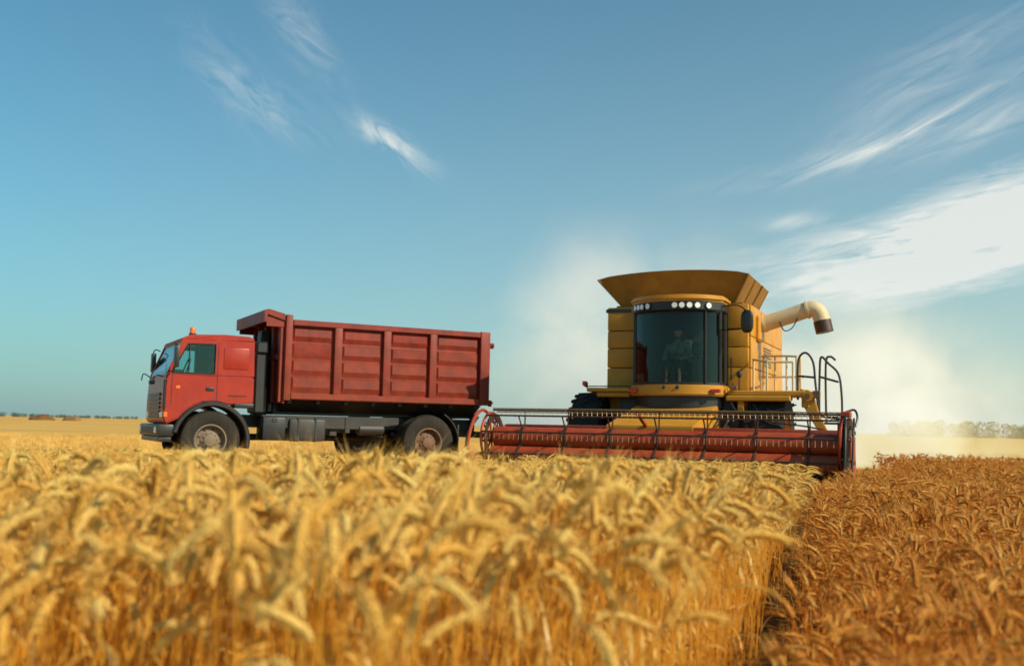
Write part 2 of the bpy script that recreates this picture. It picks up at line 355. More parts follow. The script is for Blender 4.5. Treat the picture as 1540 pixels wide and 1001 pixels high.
boxes('truck_seats',T,'seat',[(.25,.42,.35,.85,1.6,2.25),(.28,.40,.47,.73,2.25,2.42),(-.1,.42,.35,.85,1.5,1.66),(.25,.42,1.45,1.95,1.6,2.25)],.05)

def person(name,parent,hip,fx,fy):
    h=Vector(hip); f=Vector((fx,fy,0)); s=Vector((-fy,fx,0))
    def skinned(nm,V,E,rad,mt):
        me=bpy.data.meshes.new(nm); me.from_pydata([tuple(v) for v in V],E,[])
        ob=bpy.data.objects.new(nm,me); scene.collection.objects.link(ob); ob.parent=parent
        me.materials.append(M[mt])
        md=ob.modifiers.new('skin','SKIN'); md.use_smooth_shade=True
        for i,r in enumerate(rad): me.skin_vertices[0].data[i].radius=(r,r)
        me.skin_vertices[0].data[0].use_root=True
        ob.modifiers.new('s','SUBSURF').levels=2; ob.modifiers['s'].render_levels=2
    V=[h+Vector((0,0,.04)),h+Vector((0,0,.18)),h+Vector((0,0,.40)),h+Vector((0,0,.50)),h+Vector((0,0,.58))]
    rad=[.14,.145,.16,.07,.055]; E=[(0,1),(1,2),(2,3),(3,4)]
    def chain(V,E,rad,start,ps,rs):
        prev=start
        for p,r in zip(ps,rs):
            V.append(p); rad.append(r); E.append((prev,len(V)-1)); prev=len(V)-1
    for sg in (-1,1):
        chain(V,E,rad,2,[h+s*sg*.19+Vector((0,0,.42)),h+s*sg*.25+Vector((0,0,.18))+f*.06,h+s*sg*.17+Vector((0,0,.17))+f*.30],[.065,.048,.036])
    skinned(name+'_body',V,E,rad,'shirt')
    V=[h.copy()]; E=[]; rad=[.145]
    for sg in (-1,1):
        chain(V,E,rad,0,[h+s*sg*.1+f*.1,h+s*sg*.13+f*.40+Vector((0,0,.02)),h+s*sg*.13+f*.44-Vector((0,0,.38)),h+s*sg*.13+f*.56-Vector((0,0,.42))],[.09,.07,.05,.04])
    skinned(name+'_legs',V,E,rad,'trousers')
    hc=h+Vector((0,0,.70))
    bm=bmesh.new(); bmesh.ops.create_icosphere(bm,subdivisions=3,radius=1)
    for v in bm.verts:
        c=v.co.copy()
        w=.078*(1-.18*max(0,-c.z)); 
        v.co=hc+s*c.x*w+f*(c.y*.098)+Vector((0,0,c.z*.118))
        if c.y>.75 and abs(c.x)<.25 and -.3<c.z<.1: v.co+=f*.022
    finish(name+'_head',bm,'skin',parent)
    bm=bmesh.new(); bmesh.ops.create_icosphere(bm,subdivisions=3,radius=1)
    for v in list(bm.verts):
        c=v.co.copy(); zz=max(c.z,.15)
        v.co=hc+s*c.x*.086+f*(c.y*.105+(.06 if (c.y>.5 and c.z<.35) else 0))+Vector((0,0,zz*.13))
    finish(name+'_cap',bm,'hair',parent)
    bm=bmesh.new()
    for sg in (-1,1):
        base=h+s*sg*.17+Vector((0,0,.17))+f*.30
        for k in range(5):
            o=s*(k-2)*.018
            ln=.08 if k in(1,2,3) else .06
            add_tube(bm,[base+o*.6-f*.02,base+o+f*.04+Vector((0,0,.01)),base+o*1.1+f*(.04+ln*.5),base+o*1.05+f*(.04+ln*.6)-Vector((0,0,ln*.5))],.01,6,radii=[.02,.011,.009,.007])
    finish(name+'_hands',bm,'skin',parent)
person('driver',T,(.12,.62,1.62),-1,0)

# ================================================================== COMBINE HARVESTER
C=empty('combine_harvester',(2.37,16.8,0.0),R(-24))
HX0,HX1=-3.06,3.13
tube('header_upper_tube',C,'header_red',[(HX0+.2,0.02,.80),(HX1-.1,0.02,.80)],.185,32)
tube('header_lower_tube',C,'header_red',[(HX0+.2,-.16,.50),(HX1-.1,-.16,.50)],.15,28)
bm=bmesh.new()
n=7
for i in range(n):
    x=HX0+.75+i*(HX1-HX0-1.3)/(n-1)
    add_lathe(bm,[(.183,-.028),(.205,-.024),(.205,.024),(.183,.028)],(x,.02,.80),'x',28)
    add_lathe(bm,[(.148,-.022),(.164,-.02),(.164,.02),(.148,.022)],(x,-.16,.50),'x',28)
finish('header_tube_bands',bm,'header_dark',C)
bm=bmesh.new()
for sgn,xa,xb in ((1,HX0+.25,-.5),(-1,.3,HX1-.15)):
    turns=5; M_=100; prev=None
    for k in range(M_+1):
        t=k/M_; a=sgn*t*turns*2*math.pi; x=xa+(xb-xa)*t
        p=[bm.verts.new((x,.32+r*math.cos(a),.46+r*math.sin(a))) for r in (.1,.24)]
        if prev: bm.faces.new((prev[0],prev[1],p[1],p[0]))
        prev=p
finish('auger_flighting',bm,'header_dark',C)
tube('auger_core',C,'header_dark',[(HX0+.2,.32,.46),(HX1-.1,.32,.46)],.11,20)
prism('header_trough',C,'header_dark',[(-.42,.20),(-.38,.245),(.2,.17),(.62,.30),(.70,.95),(.74,.95),(.66,.22),(.2,.12)],'x',HX0+.05,HX1-.05)
box('cutter_bar',C,'header_dark',HX0+.05,HX1-.05,-.50,-.40,.20,.26,.008)
bm=bmesh.new()
for i in range(72):
    x=HX0+.12+i*(HX1-HX0-.24)/71
    add_prism(bm,[(x-.022,-.49),(x+.022,-.49),(x+.006,-.62),(x-.006,-.62)],'z',.215,.24)
finish('cutter_fingers',bm,'black',C)
box('header_back_beam',C,'header_red',HX0+.05,HX1-.05,.72,.86,.92,1.04,.02)
RC=(0.0,.82); RR=.46
def bat(a): return (RC[0]-RR*math.cos(R(a)),RC[1]+RR*math.sin(R(a)))
angs=[92,52,10,-40,-95,176]
paths=[]
for a in angs:
    y,z=bat(a); paths.append([(HX0+.12,y,z),(HX1-.08,y,z)])
tubes('reel_bats',C,'header_dark',paths,.016,8)
y1,z1=bat(92)
tubes('reel_top_rail',C,'brass',[[(HX0+.12,y1+.16,z1-.03),(HX1-.08,y1+.16,z1-.03)],[(HX0+.12,y1,z1+.03),(HX1-.08,y1,z1+.03)]],.012,6)
bm=bmesh.new()
for i in range(66):
    x=HX0+.2+i*(HX1-HX0-.35)/65+random.uniform(-.008,.008)
    add_tube(bm,[(x,y1,z1+.03),(x+.012,y1-.015,z1-.05),(x+.02,y1-.04,z1-.11+random.uniform(-.02,.01))],.006,4)
    add_tube(bm,[(x+.03,y1,z1+.02),(x+.03,y1+.16,z1-.03)],.005,4)
    for a in (10,-40,-95):
        y,z=bat(a); add_tube(bm,[(x,y,z),(x,y-.02,z-.13)],.005,3)
finish('reel_tines',bm,'brass',C,smooth=False)
bm=bmesh.new()
for i in range(7):
    x=HX0+.75+i*(HX1-HX0-1.3)/6
    for a in angs[:5]:
        y,z=bat(a); add_tube(bm,[(x,RC[0],RC[1]),(x,y,z)],.013,5)
finish('reel_spider_arms',bm,'header_dark',C)
for nm,x in (('reel_end_wheel_left',HX0+.1),('reel_end_wheel_right',HX1-.06)):
    bm=bmesh.new()
    for rr,tr in ((.43,.026),(.27,.02)):
        add_tube(bm,[(x,RC[0]+rr*math.cos(2*math.pi*k/32),RC[1]-.02+rr*math.sin(2*math.pi*k/32)) for k in range(33)],tr,6,caps=False)
    for k in range(8):
        a=2*math.pi*k/8+.2
        add_tube(bm,[(x,RC[0],RC[1]-.02),(x,RC[0]+.43*math.cos(a),RC[1]-.02+.43*math.sin(a))],.018,5)
        b=a+2*math.pi/8
        add_tube(bm,[(x,RC[0]+.27*math.cos(a),RC[1]-.02+.27*math.sin(a)),(x,RC[0]+.43*math.cos(b),RC[1]-.02+.43*math.sin(b))],.012,5)
    add_lathe(bm,[(.001,-.05),(.09,-.05),(.09,.05),(.001,.05)],(x,RC[0],RC[1]-.02),'x',18)
    finish(nm,bm,'header_red',C)
lathe('reel_end_plate_left',C,'header_dark',[(.30,-.006),(.42,-.004),(.42,.004),(.30,.006)],(HX0+.16,RC[0],RC[1]-.02),'x',32)
prism('crop_divider_left',C,'header_red',[(-.62,.16),(-.60,.30),(-.40,.52),(-.1,.55),(.5,.62),(.62,.9),(.78,.9),(.72,.16)],'x',HX0-.02,HX0+.045,.01)
tube('divider_hoop_left',C,'header_red',smoothpath([(HX0-.08,-.55,.3),(HX0-.1,-.52,.75),(HX0-.1,-.30,1.12),(HX0-.08,.02,1.28),(HX0-.06,.4,1.12)]),.03,8)
tube('divider_hoop_inner_left',C,'header_dark',smoothpath([(HX0-.03,-.66,.22),(HX0-.2,-.45,.35),(HX0-.22,-.3,.85),(HX0-.12,-.1,1.15)]),.022,8)
prism('crop_divider_right',C,'header_dark',[(-.66,.03),(-.64,.40),(-.50,.62),(-.42,.95),(-.22,1.18),(.1,1.24),(.55,1.0),(.72,.6),(.72,.10)],'x',HX1-.01,HX1+.07,.015)
prism('divider_nose_right',C,'header_dark',[(HX1-.03,-.6),(HX1+.10,-.6),(HX1+.06,-.88),(HX1+.0,-.88)],'z',.06,.34,.02)
boxes('divider_shield_plates',C,'header_red',[(HX1+.072,HX1+.10,-.35,.35,.55,.95),(HX1+.072,HX1+.12,-.15,.15,.25,.5),(HX1-.08,HX1+.07,-.12,.12,1.24,1.33)],.015)
bm=bmesh.new()
for (y,z) in ((-.44,.6),(-.36,.9),(-.2,1.08),(.1,1.12),(.4,1.0),(-.5,.3),(-.3,.3),(.2,.3),(-.3,.5)):
    add_tube(bm,[(HX1+.06,y,z),(HX1+.10,y,z)],.03,8)
    add_tube(bm,[(HX1-.03,y-.02,z),(HX1+.08,y-.07,z)],.018,8)
finish('divider_bolts',bm,'rim',C)
tubes('divider_hoses',C,'plastic',[smoothpath([(HX1-.02,-.05,1.28),(HX1+.02,-.38,1.15),(HX1+.03,-.56,.8),(HX1+.02,-.62,.4)]),smoothpath([(HX1+.1,.1,1.22),(HX1+.13,-.3,1.1),(HX1+.13,-.48,.7),(HX1+.11,-.55,.3)]),smoothpath([(HX1-.06,.0,1.3),(HX1+.1,.1,1.36),(HX1+.16,.0,1.25),(HX1+.14,-.1,1.1)])],.018,8)
boxes('header_drive_box',C,'header_dark',[(HX1-.12,HX1-.02,-.2,.3,.95,1.15)],.02)
tubes('reel_arms',C,'header_red',[[(HX0+.02,.8,1.0),(HX0+.03,0,.82)],[(HX1+.02,.8,1.0),(HX1+.0,0,.82)],[(-.3,.85,1.0),(-.3,.2,1.26)]],.035,8)
prism('feeder_house',C,'yellow',[(.70,.30),(.70,1.05),(2.9,1.52),(2.9,.75)],'x',-1.05,.55,.02)
boxes('feeder_ribs',C,'yellow',[(-1.10,-1.052,.8,1.0,.35,1.0),(.552,.60,.8,1.0,.35,1.0)],.01)
tubes('feeder_hydraulics',C,'black',[[(-1.2,.9,.5),(-1.15,2.9,1.1)],[(.75,.9,.5),(.7,2.9,1.1)]],.05,10)
tubes('hydraulic_hoses',C,'plastic',[smoothpath([(.65,2.9,1.3),(.75,2.2,1.35),(.7,1.4,1.0),(.65,.9,1.0)]),smoothpath([(-1.15,2.9,1.4),(-1.25,2.2,1.3),(-1.2,1.4,.95),(-1.1,.9,1.0)]),smoothpath([(.68,2.9,1.25),(.85,2.2,1.2),(.8,1.4,.9),(.7,.9,.95)])],.02,6)
BX0,BX1,BY0,BY1=-1.85,1.02,3.2,7.2
box('main_body',C,'yellow',BX0+.02,BX1-.03,BY0+.12,BY1,1.35,3.46,.04)
bm=bmesh.new()
for (z0,z1_) in ((1.66,2.22),(2.235,2.62),(2.635,2.98),(2.995,3.47)):
    add_box(bm,BX0,-1.12,BY0-.02,BY0+.10,z0,z1_,.018)
    add_box(bm,.62,BX1,BY0-.02,BY0+.10,z0,z1_,.018)
finish('front_panels',bm,'yellow',C)
bm=bmesh.new()
for (z0,z1_) in ((1.55,2.22),(2.235,2.85),(2.865,3.47)):
    for (y0,y1_) in ((BY0+.13,4.5),(4.515,5.8),(5.815,BY1)):
        add_box(bm,BX1-.028,BX1+.03,y0,y1_,z0,z1_,.018)
        add_box(bm,BX0-.03,BX0+.018,y0,y1_,z0,z1_,.018)
finish('side_panels',bm,'yellow',C)
boxes('side_louvres',C,'plastic',[(BX1+.03,BX1+.042,4.7,5.6,2.35+i*.06,2.38+i*.06) for i in range(7)],.003)
box('dark_trim_strip',C,'plastic',BX0-.035,BX0+.5,BY0-.03,BY0-.021,3.36,3.44,.002)
box('rear_hood',C,'yellow',BX0+.15,BX1-.15,BY1,BY1+1.2,1.6,3.1,.12)
box('lower_chassis',C,'black',-1.6,.9,2.9,7.4,.95,1.38,.03)
tube('front_axle',C,'black',[(-2.1,3.6,.84),(1.4,3.6,.84)],.16,14)
box('transmission_case',C,'black',-1.5,.8,2.95,3.3,1.0,1.66,.05)
wheel('front_wheel_left',C,(-2.18,3.45,.86),.86,.66,.40,'x',-1,'yellow',22)
wheel('front_wheel_right',C,(1.42,3.45,.86),.86,.66,.40,'x',1,'yellow',22)
wheel('rear_wheel_left',C,(-1.7,7.0,.55),.55,.4,.27,'x',-1,'yellow',18)
wheel('rear_wheel_right',C,(1.0,7.0,.55),.55,.4,.27,'x',1,'yellow',18)
# --- cab
cx=-.25
def plan(hw_,yb,yf,n=18,p=2.6,cx_=cx):
    return [(cx_+hw_*t,yf+(yb-yf)*abs(t)**p) for t in [(-1+2*k/n) for k in range(n+1)]]
def cabslab(name,mat,hw_,yb,yf,ymax,z0,z1,bev=0.02):
    pts=plan(hw_,yb,yf)+[(cx+hw_,ymax),(cx-hw_,ymax)]
    return prism(name,C,mat,pts,'z',z0,z1,bev)
cabslab('cab_base_fascia','yellow',.93,2.62,2.18,3.14,1.64,1.85,.03)
cabslab('cab_base_dark','plastic',.84,2.70,2.30,3.14,1.40,1.637,.02)
cabslab('cab_floor','plastic',.86,2.6,2.24,3.15,1.852,1.90,.0)
boxes('fascia_lamps',C,'redlens',[(cx-.90,cx-.72,2.36,2.45,1.70,1.77),(cx+.72,cx+.90,2.36,2.45,1.70,1.77)],.01)
# cab glass: one continuous sheet, curved front and both sides
bm=bmesh.new(); gp=[(cx-.84,3.10)]+plan(.84,2.62,2.26,48)+[(cx+.84,3.10)]; prev=None
for x,y in gp:
    p=[bm.verts.new((x,y,1.89)),bm.verts.new((x,y,3.262))]
    if prev: bm.faces.new((prev[0],p[0],p[1],prev[1]))
    prev=p
finish('cab_glass',bm,'glass',C,angle=60)
tubes('cab_pillars',C,'plastic',[[(cx-.84,2.62,1.85),(cx-.84,2.62,3.28)],[(cx+.84,2.62,1.85),(cx+.84,2.62,3.28)],[(cx-.84,3.1,1.85),(cx-.84,3.1,3.28)],[(cx+.84,3.1,1.85),(cx+.84,3.1,3.28)]],.036,8)
g=plan(.85,2.62,2.25)
tubes('cab_glass_seals',C,'plastic',[[(x,y,1.88) for x,y in g],[(x,y,3.25) for x,y in g]],.02,6)
tubes('glass_division',C,'plastic',[[(cx+.62,2.38,1.88),(cx+.62,2.38,3.26)]],.022,6)
box('cab_rear_wall',C,'lining',cx-.84,cx+.84,3.12,3.16,1.9,3.26,.003)
cabslab('cab_light_band','plastic',.90,2.62,2.12,3.14,3.27,3.43,.015)
cabslab('cab_roof_cap','yellow',.94,2.60,2.07,3.2,3.432,3.56,.045)
pl=plan(.905,2.62,2.11,40)
bm=bmesh.new(); bm2=bmesh.new()
for i in (3,5,7,10,22,25,28,31,35):
    x,y=pl[i]; xa_,ya_=pl[i-1]; xb_,yb_=pl[i+1]
    nrm=Vector((yb_-ya_,-(xb_-xa_),0)).normalized()
    if nrm.y>0: nrm=-nrm
    p=Vector((x,y,3.35))
    add_tube(bm2,[p-nrm*.03,p+nrm*.022],.066,16); add_tube(bm,[p,p+nrm*.028],.053,16)
finish('work_lights',bm,'white',C); finish('work_light_rings',bm2,'black',C)
boxes('operator_seat',C,'seat',[(cx-.25,cx+.25,2.80,2.92,2.1,2.75),(cx-.25,cx+.25,2.5,2.88,2.02,2.12),(cx-.12,cx+.12,2.82,2.90,2.75,2.95),(cx-.2,cx+.2,2.6,2.85,1.9,2.03)],.04)
boxes('control_console',C,'plastic',[(cx+.3,cx+.5,2.5,2.95,1.9,2.4),(cx-.08,cx+.06,2.36,2.46,1.9,2.3),(cx+.32,cx+.5,2.5,2.54,2.42,2.66)],.03)
tube('combine_steering_wheel',C,'plastic',[(cx+.17*math.cos(a),2.42+.1*math.sin(a),2.34+.12*math.sin(a)) for a in [i*math.pi/8 for i in range(17)]],.014,6)
tube('wiper',C,'plastic',[(cx-.1,2.235,1.95),(cx+.1,2.235,2.5),(cx+.25,2.24,2.85)],.008,6)
person('operator',C,(cx,2.72,2.20),0,-1)
def ell(name,mat,c,rx,ry,rz):
    bm=bmesh.new(); bmesh.ops.create_uvsphere(bm,u_segments=16,v_segments=10,radius=1)
    for v in bm.verts: 
        q=v.co; v.co=Vector((c[0]+rx*math.copysign(abs(q.x)**.7,q.x),c[1]+ry*math.copysign(abs(q.y)**.7,q.y),c[2]+rz*math.copysign(abs(q.z)**.7,q.z)))
    return finish(name,bm,mat,C)
ell('side_mirror_right','plastic',(1.13,2.5,3.05),.12,.05,.22)
tubes('mirror_arms',C,'plastic',[smoothpath([(cx+.85,2.62,3.36),(.95,2.5,3.36),(1.13,2.46,3.24)]),smoothpath([(cx+.85,2.62,2.9),(.9,2.5,2.9),(1.13,2.48,2.92)])],.014,6)
box('left_marker_lamp',C,'redlens',-2.18,-2.10,2.6,2.68,1.84,1.93,.01)
boxes('left_marker_bracket',C,'plastic',[(-2.16,-1.2,2.64,2.68,1.82,1.84),(-2.12,-2.08,2.63,2.67,1.8,1.9)],.004)
boxes('left_platform',C,'yellow',[(-2.10,-1.19,2.62,3.17,1.72,1.80),(-1.9,-1.2,2.68,3.17,1.62,1.718)],.02)
# --- grain tank hopper
hop_b=[(-1.55,3.35),(.70,3.35),(.70,5.6),(-1.55,5.6)]
hop_t=[(-2.02,3.02),(1.06,3.02),(1.00,5.6),(-1.96,5.6)]
bm=bmesh.new()
def hopring(off,zoff):
    rb=[];rt=[]
    n=14
    for (P,z,lst,arch) in ((hop_b,3.47,rb,0),(hop_t,4.04,rt,.13)):
        for s in range(4):
            a=P[s];b=P[(s+1)%4]
            for k in range(n):
                t=k/n; x=a[0]+(b[0]-a[0])*t; y=a[1]+(b[1]-a[1])*t
                x0=(P[0][0]+P[1][0])/2; y0=(P[0][1]+P[2][1])/2
                sc=1-off/1.6
                zz=z+arch*(math.sin(math.pi*t)**.6 if s in(0,2) else .0*t)
                lst.append(bm.verts.new((x0+(x-x0)*sc,y0+(y-y0)*sc,zz+zoff)))
    return rb,rt
ob_,ot_=hopring(0,0); ib_,it_=hopring(.05,.004)
m_=len(ob_)
for k in range(m_):
    j=(k+1)%m_
    bm.faces.new((ob_[k],ob_[j],ot_[j],ot_[k])); bm.faces.new((ib_[k],it_[k],it_[j],ib_[j]))
    bm.faces.new((ot_[k],ot_[j],it_[j],it_[k])); bm.faces.new((ob_[k],ib_[k],ib_[j],ob_[j]))
finish('grain_tank_extension',bm,'ochre',C,angle=30)
bm=bmesh.new()
for s in range(4):
    a=Vector((hop_b[s][0],hop_b[s][1],3.47)); b=Vector((hop_t[s][0],hop_t[s][1],4.04)); add_tube(bm,[a,b],.024,6)
for t in (.33,.66):
    a=Vector((hop_b[1][0]+.01,3.35+2.25*t,3.48)); b=Vector((1.04,3.02+2.6*t,4.03)); add_tube(bm,[a,b],.018,6)
finish('hopper_ribs',bm,'ochre',C)
prism('hopper_collar',C,'ochre',[(BX0+.15,3.3),(BX1-.12,3.3),(BX1-.12,5.7),(BX0+.15,5.7)],'z',3.462,3.52,.01)
bm=bmesh.new(); gv=[]
for j in range(12):
    row=[]
    for i in range(16):
        x=-1.70+i*2.45/15; y=3.35+j*2.1/11
        row.append(bm.verts.new((x,y,3.70+.2*math.exp(-((x+.45)**2+(y-4.5)**2)/.9)+random.uniform(-.01,.01))))
    gv.append(row)
for j in range(11):
    for i in range(15): bm.faces.new((gv[j][i],gv[j][i+1],gv[j+1][i+1],gv[j+1][i]))
finish('grain_heap',bm,'cream',C)
# --- unloading auger
ap=smoothpath([(.7,4.1,3.02),(1.2,4.1,3.17),(1.7,4.1,3.32),(2.0,4.1,3.42),(2.14,4.1,3.44),(2.24,4.1,3.36),(2.30,4.1,3.20),(2.33,4.1,3.06)],5)
tube('unloading_auger',C,'cream',ap,.16,24)
bm=bmesh.new()
add_tube(bm,[(2.0,4.1,3.42),(2.04,4.1,3.43)],.182,24); add_tube(bm,[(1.15,4.1,3.155),(1.19,4.1,3.167)],.176,24)
finish('auger_flanges',bm,'cream',C)
tube('auger_spout',C,'header_dark',[(2.30,4.1,3.20),(2.35,4.1,2.97)],.172,24)
tube('auger_cable',C,'plastic',smoothpath([(1.5,3.95,3.18),(1.6,3.9,3.0),(1.75,3.9,3.05),(1.85,3.95,3.25)]),.012,6)
boxes('auger_pivot_housing',C,'yellow',[(.99,1.14,3.85,4.35,2.8,3.32)],.04)
# --- right side platform, beam, rails
boxes('side_platform',C,'yellow',[(.72,2.15,2.70,3.1,1.66,1.76),(1.06,2.2,3.1,4.4,1.68,1.74),(.70,1.9,2.62,2.70,1.56,1.66)],.02)
boxes('platform_brackets',C,'yellow',[(.9,1.02,2.74,2.86,1.35,1.65),(2.08,2.22,2.72,3.0,1.45,1.78)],.015)
prism('ladder_arm',C,'yellow',[(2.05,1.80),(2.28,1.74),(2.38,1.35),(2.62,.85),(2.50,.80),(2.22,1.28),(2.1,1.5)],'y',2.74,2.86,.015)
tube('ladder_pivot',C,'yellow',[(2.2,2.66,1.66),(2.2,2.92,1.66)],.095,18)
tube('ladder_pivot_cap',C,'rim',[(2.2,2.63,1.66),(2.2,2.665,1.66)],.05,12)
rails=[]
def post(x,y,z0,z1): rails.append([(x,y,z0),(x,y,z1)])
for x in (1.12,1.35,1.58,1.82): post(x,4.3,1.68,2.5)
rails+= [smoothpath([(1.08,4.3,2.52),(1.6,4.3,2.52),(1.85,4.3,2.5),(1.9,3.9,2.46),(1.92,3.2,2.42)]),[(1.08,4.3,2.1),(1.9,4.3,2.1)],[(1.92,4.3,2.1),(1.94,3.1,2.08)]]
post(1.93,3.2,1.7,2.44); post(1.92,3.8,1.7,2.46); post(1.12,3.2,1.7,2.4); post(1.45,2.76,1.7,2.3); rails.append([(1.12,3.2,2.38),(1.45,2.76,2.3)]); rails.append([(1.45,2.76,2.3),(1.92,2.8,2.3)]); post(1.92,2.8,1.7,2.3)
tubes('platform_handrails',C,'cream',rails,.021,8)
tubes('access_handrails',C,'black',[smoothpath([(1.98,3.0,1.6),(1.98,3.0,2.2),(2.02,3.0,2.42),(2.14,3.0,2.48),(2.26,3.0,2.3),(2.30,3.0,1.9),(2.36,2.95,1.35)]),
   smoothpath([(2.32,3.3,1.3),(2.34,3.3,2.1),(2.37,3.3,2.42),(2.50,3.3,2.3),(2.68,3.3,2.1),(2.74,3.25,1.7),(2.75,3.2,1.25)]),
   [(2.34,3.3,2.05),(2.68,3.3,1.95)],[(2.36,3.25,1.3),(2.75,3.2,1.25)],[(1.98,3.0,2.05),(2.29,3.0,2.02)],
   smoothpath([(2.42,3.6,1.2),(2.42,3.6,2.3),(2.5,3.6,2.45),(2.6,3.6,2.38)])],.021,8)
boxes('ladder_steps',C,'black',[(2.36,2.78,3.05,3.3,.55,.59),(2.36,2.78,3.05,3.3,.85,.89),(2.36,2.78,3.05,3.3,1.15,1.19)],.005)
tubes('ladder_rails',C,'black',[[(2.36,3.05,.5),(2.36,3.05,1.6)],[(2.78,3.05,.5),(2.78,3.05,1.3)]],.02,6)
tubes('platform_hoses',C,'plastic',[smoothpath([(.75,2.66,1.6),(1.0,2.6,1.3),(1.5,2.6,1.35),(2.0,2.66,1.5)]),smoothpath([(1.2,2.7,1.5),(1.5,2.6,1.2),(2.2,2.6,1.1),(2.7,2.4,1.0),(2.95,1.0,.95)])],.016,6)
boxes('platform_control_box',C,'rim',[(2.28,2.42,2.68,2.76,1.62,1.76),(.78,.92,2.6,2.7,1.77,1.85)],.01)
tubes('small_levers',C,'plastic',[[(.95,2.66,1.76),(.95,2.66,2.02)],[(.85,2.66,1.76),(.83,2.66,1.9)]],.012,6)
ell('lever_knob','plastic',(.95,2.66,2.06),.05,.05,.06)
tubes('body_handle',C,'plastic',[[(.7,BY0-.06,2.0),(.7,BY0-.06,2.4)],[(.7,BY0-.06,2.0),(.7,BY0-.0,2.0)],[(.7,BY0-.06,2.4),(.7,BY0-.0,2.4)]],.012,6)

# ================================================================== WHEAT
def strawmat(name,c1,c2,rough=0.6,trans=0.3):
    m,nt,out=newmat(name)
    oi=N(nt,'ShaderNodeObjectInfo')
    tc=N(nt,'ShaderNodeTexCoord')
    nn=N(nt,'ShaderNodeTexNoise'); nn.inputs['Scale'].default_value=45; nn.inputs['Detail'].default_value=1; L(nt,tc.outputs['Object'],nn.inputs['Vector'])
    r=ramp(nt,oi.outputs['Random'],[(0,c1),(0.55,tuple((a+b)/2 for a,b in zip(c1,c2))),(1,c2)])
    col=mixc(nt,mth(nt,'MULTIPLY',nn.outputs[0],.25),r.outputs[0],tuple(v*.5 for v in c1))
    d=N(nt,'ShaderNodeBsdfPrincipled'); L(nt,col,d.inputs['Base Color']); d.inputs['Roughness'].default_value=rough; d.inputs['Specular IOR Level'].default_value=.4
    t=N(nt,'ShaderNodeBsdfTranslucent'); L(nt,col,t.inputs[0])
    mx=N(nt,'ShaderNodeMixShader'); mx.inputs[0].default_value=trans
    L(nt,d.outputs[0],mx.inputs[1]); L(nt,t.outputs[0],mx.inputs[2]); L(nt,mx.outputs[0],out.inputs[0])
    return m
W_stem=strawmat('wheat_stem_straw',(0.90,0.38,0.028),(0.96,0.56,0.08),.40,.3)
W_head=strawmat('wheat_ear_gold',(0.92,0.53,0.10),(0.98,0.72,0.23),.42,.25)
W_leaf=strawmat('wheat_dry_leaf',(0.90,0.48,0.06),(0.97,0.72,0.26),.42,.45)
O_stem=strawmat('ripe_wheat_stem',(0.78,0.26,0.018),(0.90,0.38,0.04),.42,.3)
O_head=strawmat('ripe_wheat_ear',(0.80,0.34,0.045),(0.93,0.52,0.11),.45,.3)
O_leaf=strawmat('ripe_wheat_leaf',(0.80,0.31,0.03),(0.94,0.55,0.13),.45,.45)
S_straw=strawmat('stubble_straw',(0.80,0.45,0.09),(0.94,0.64,0.20),.6,.25)

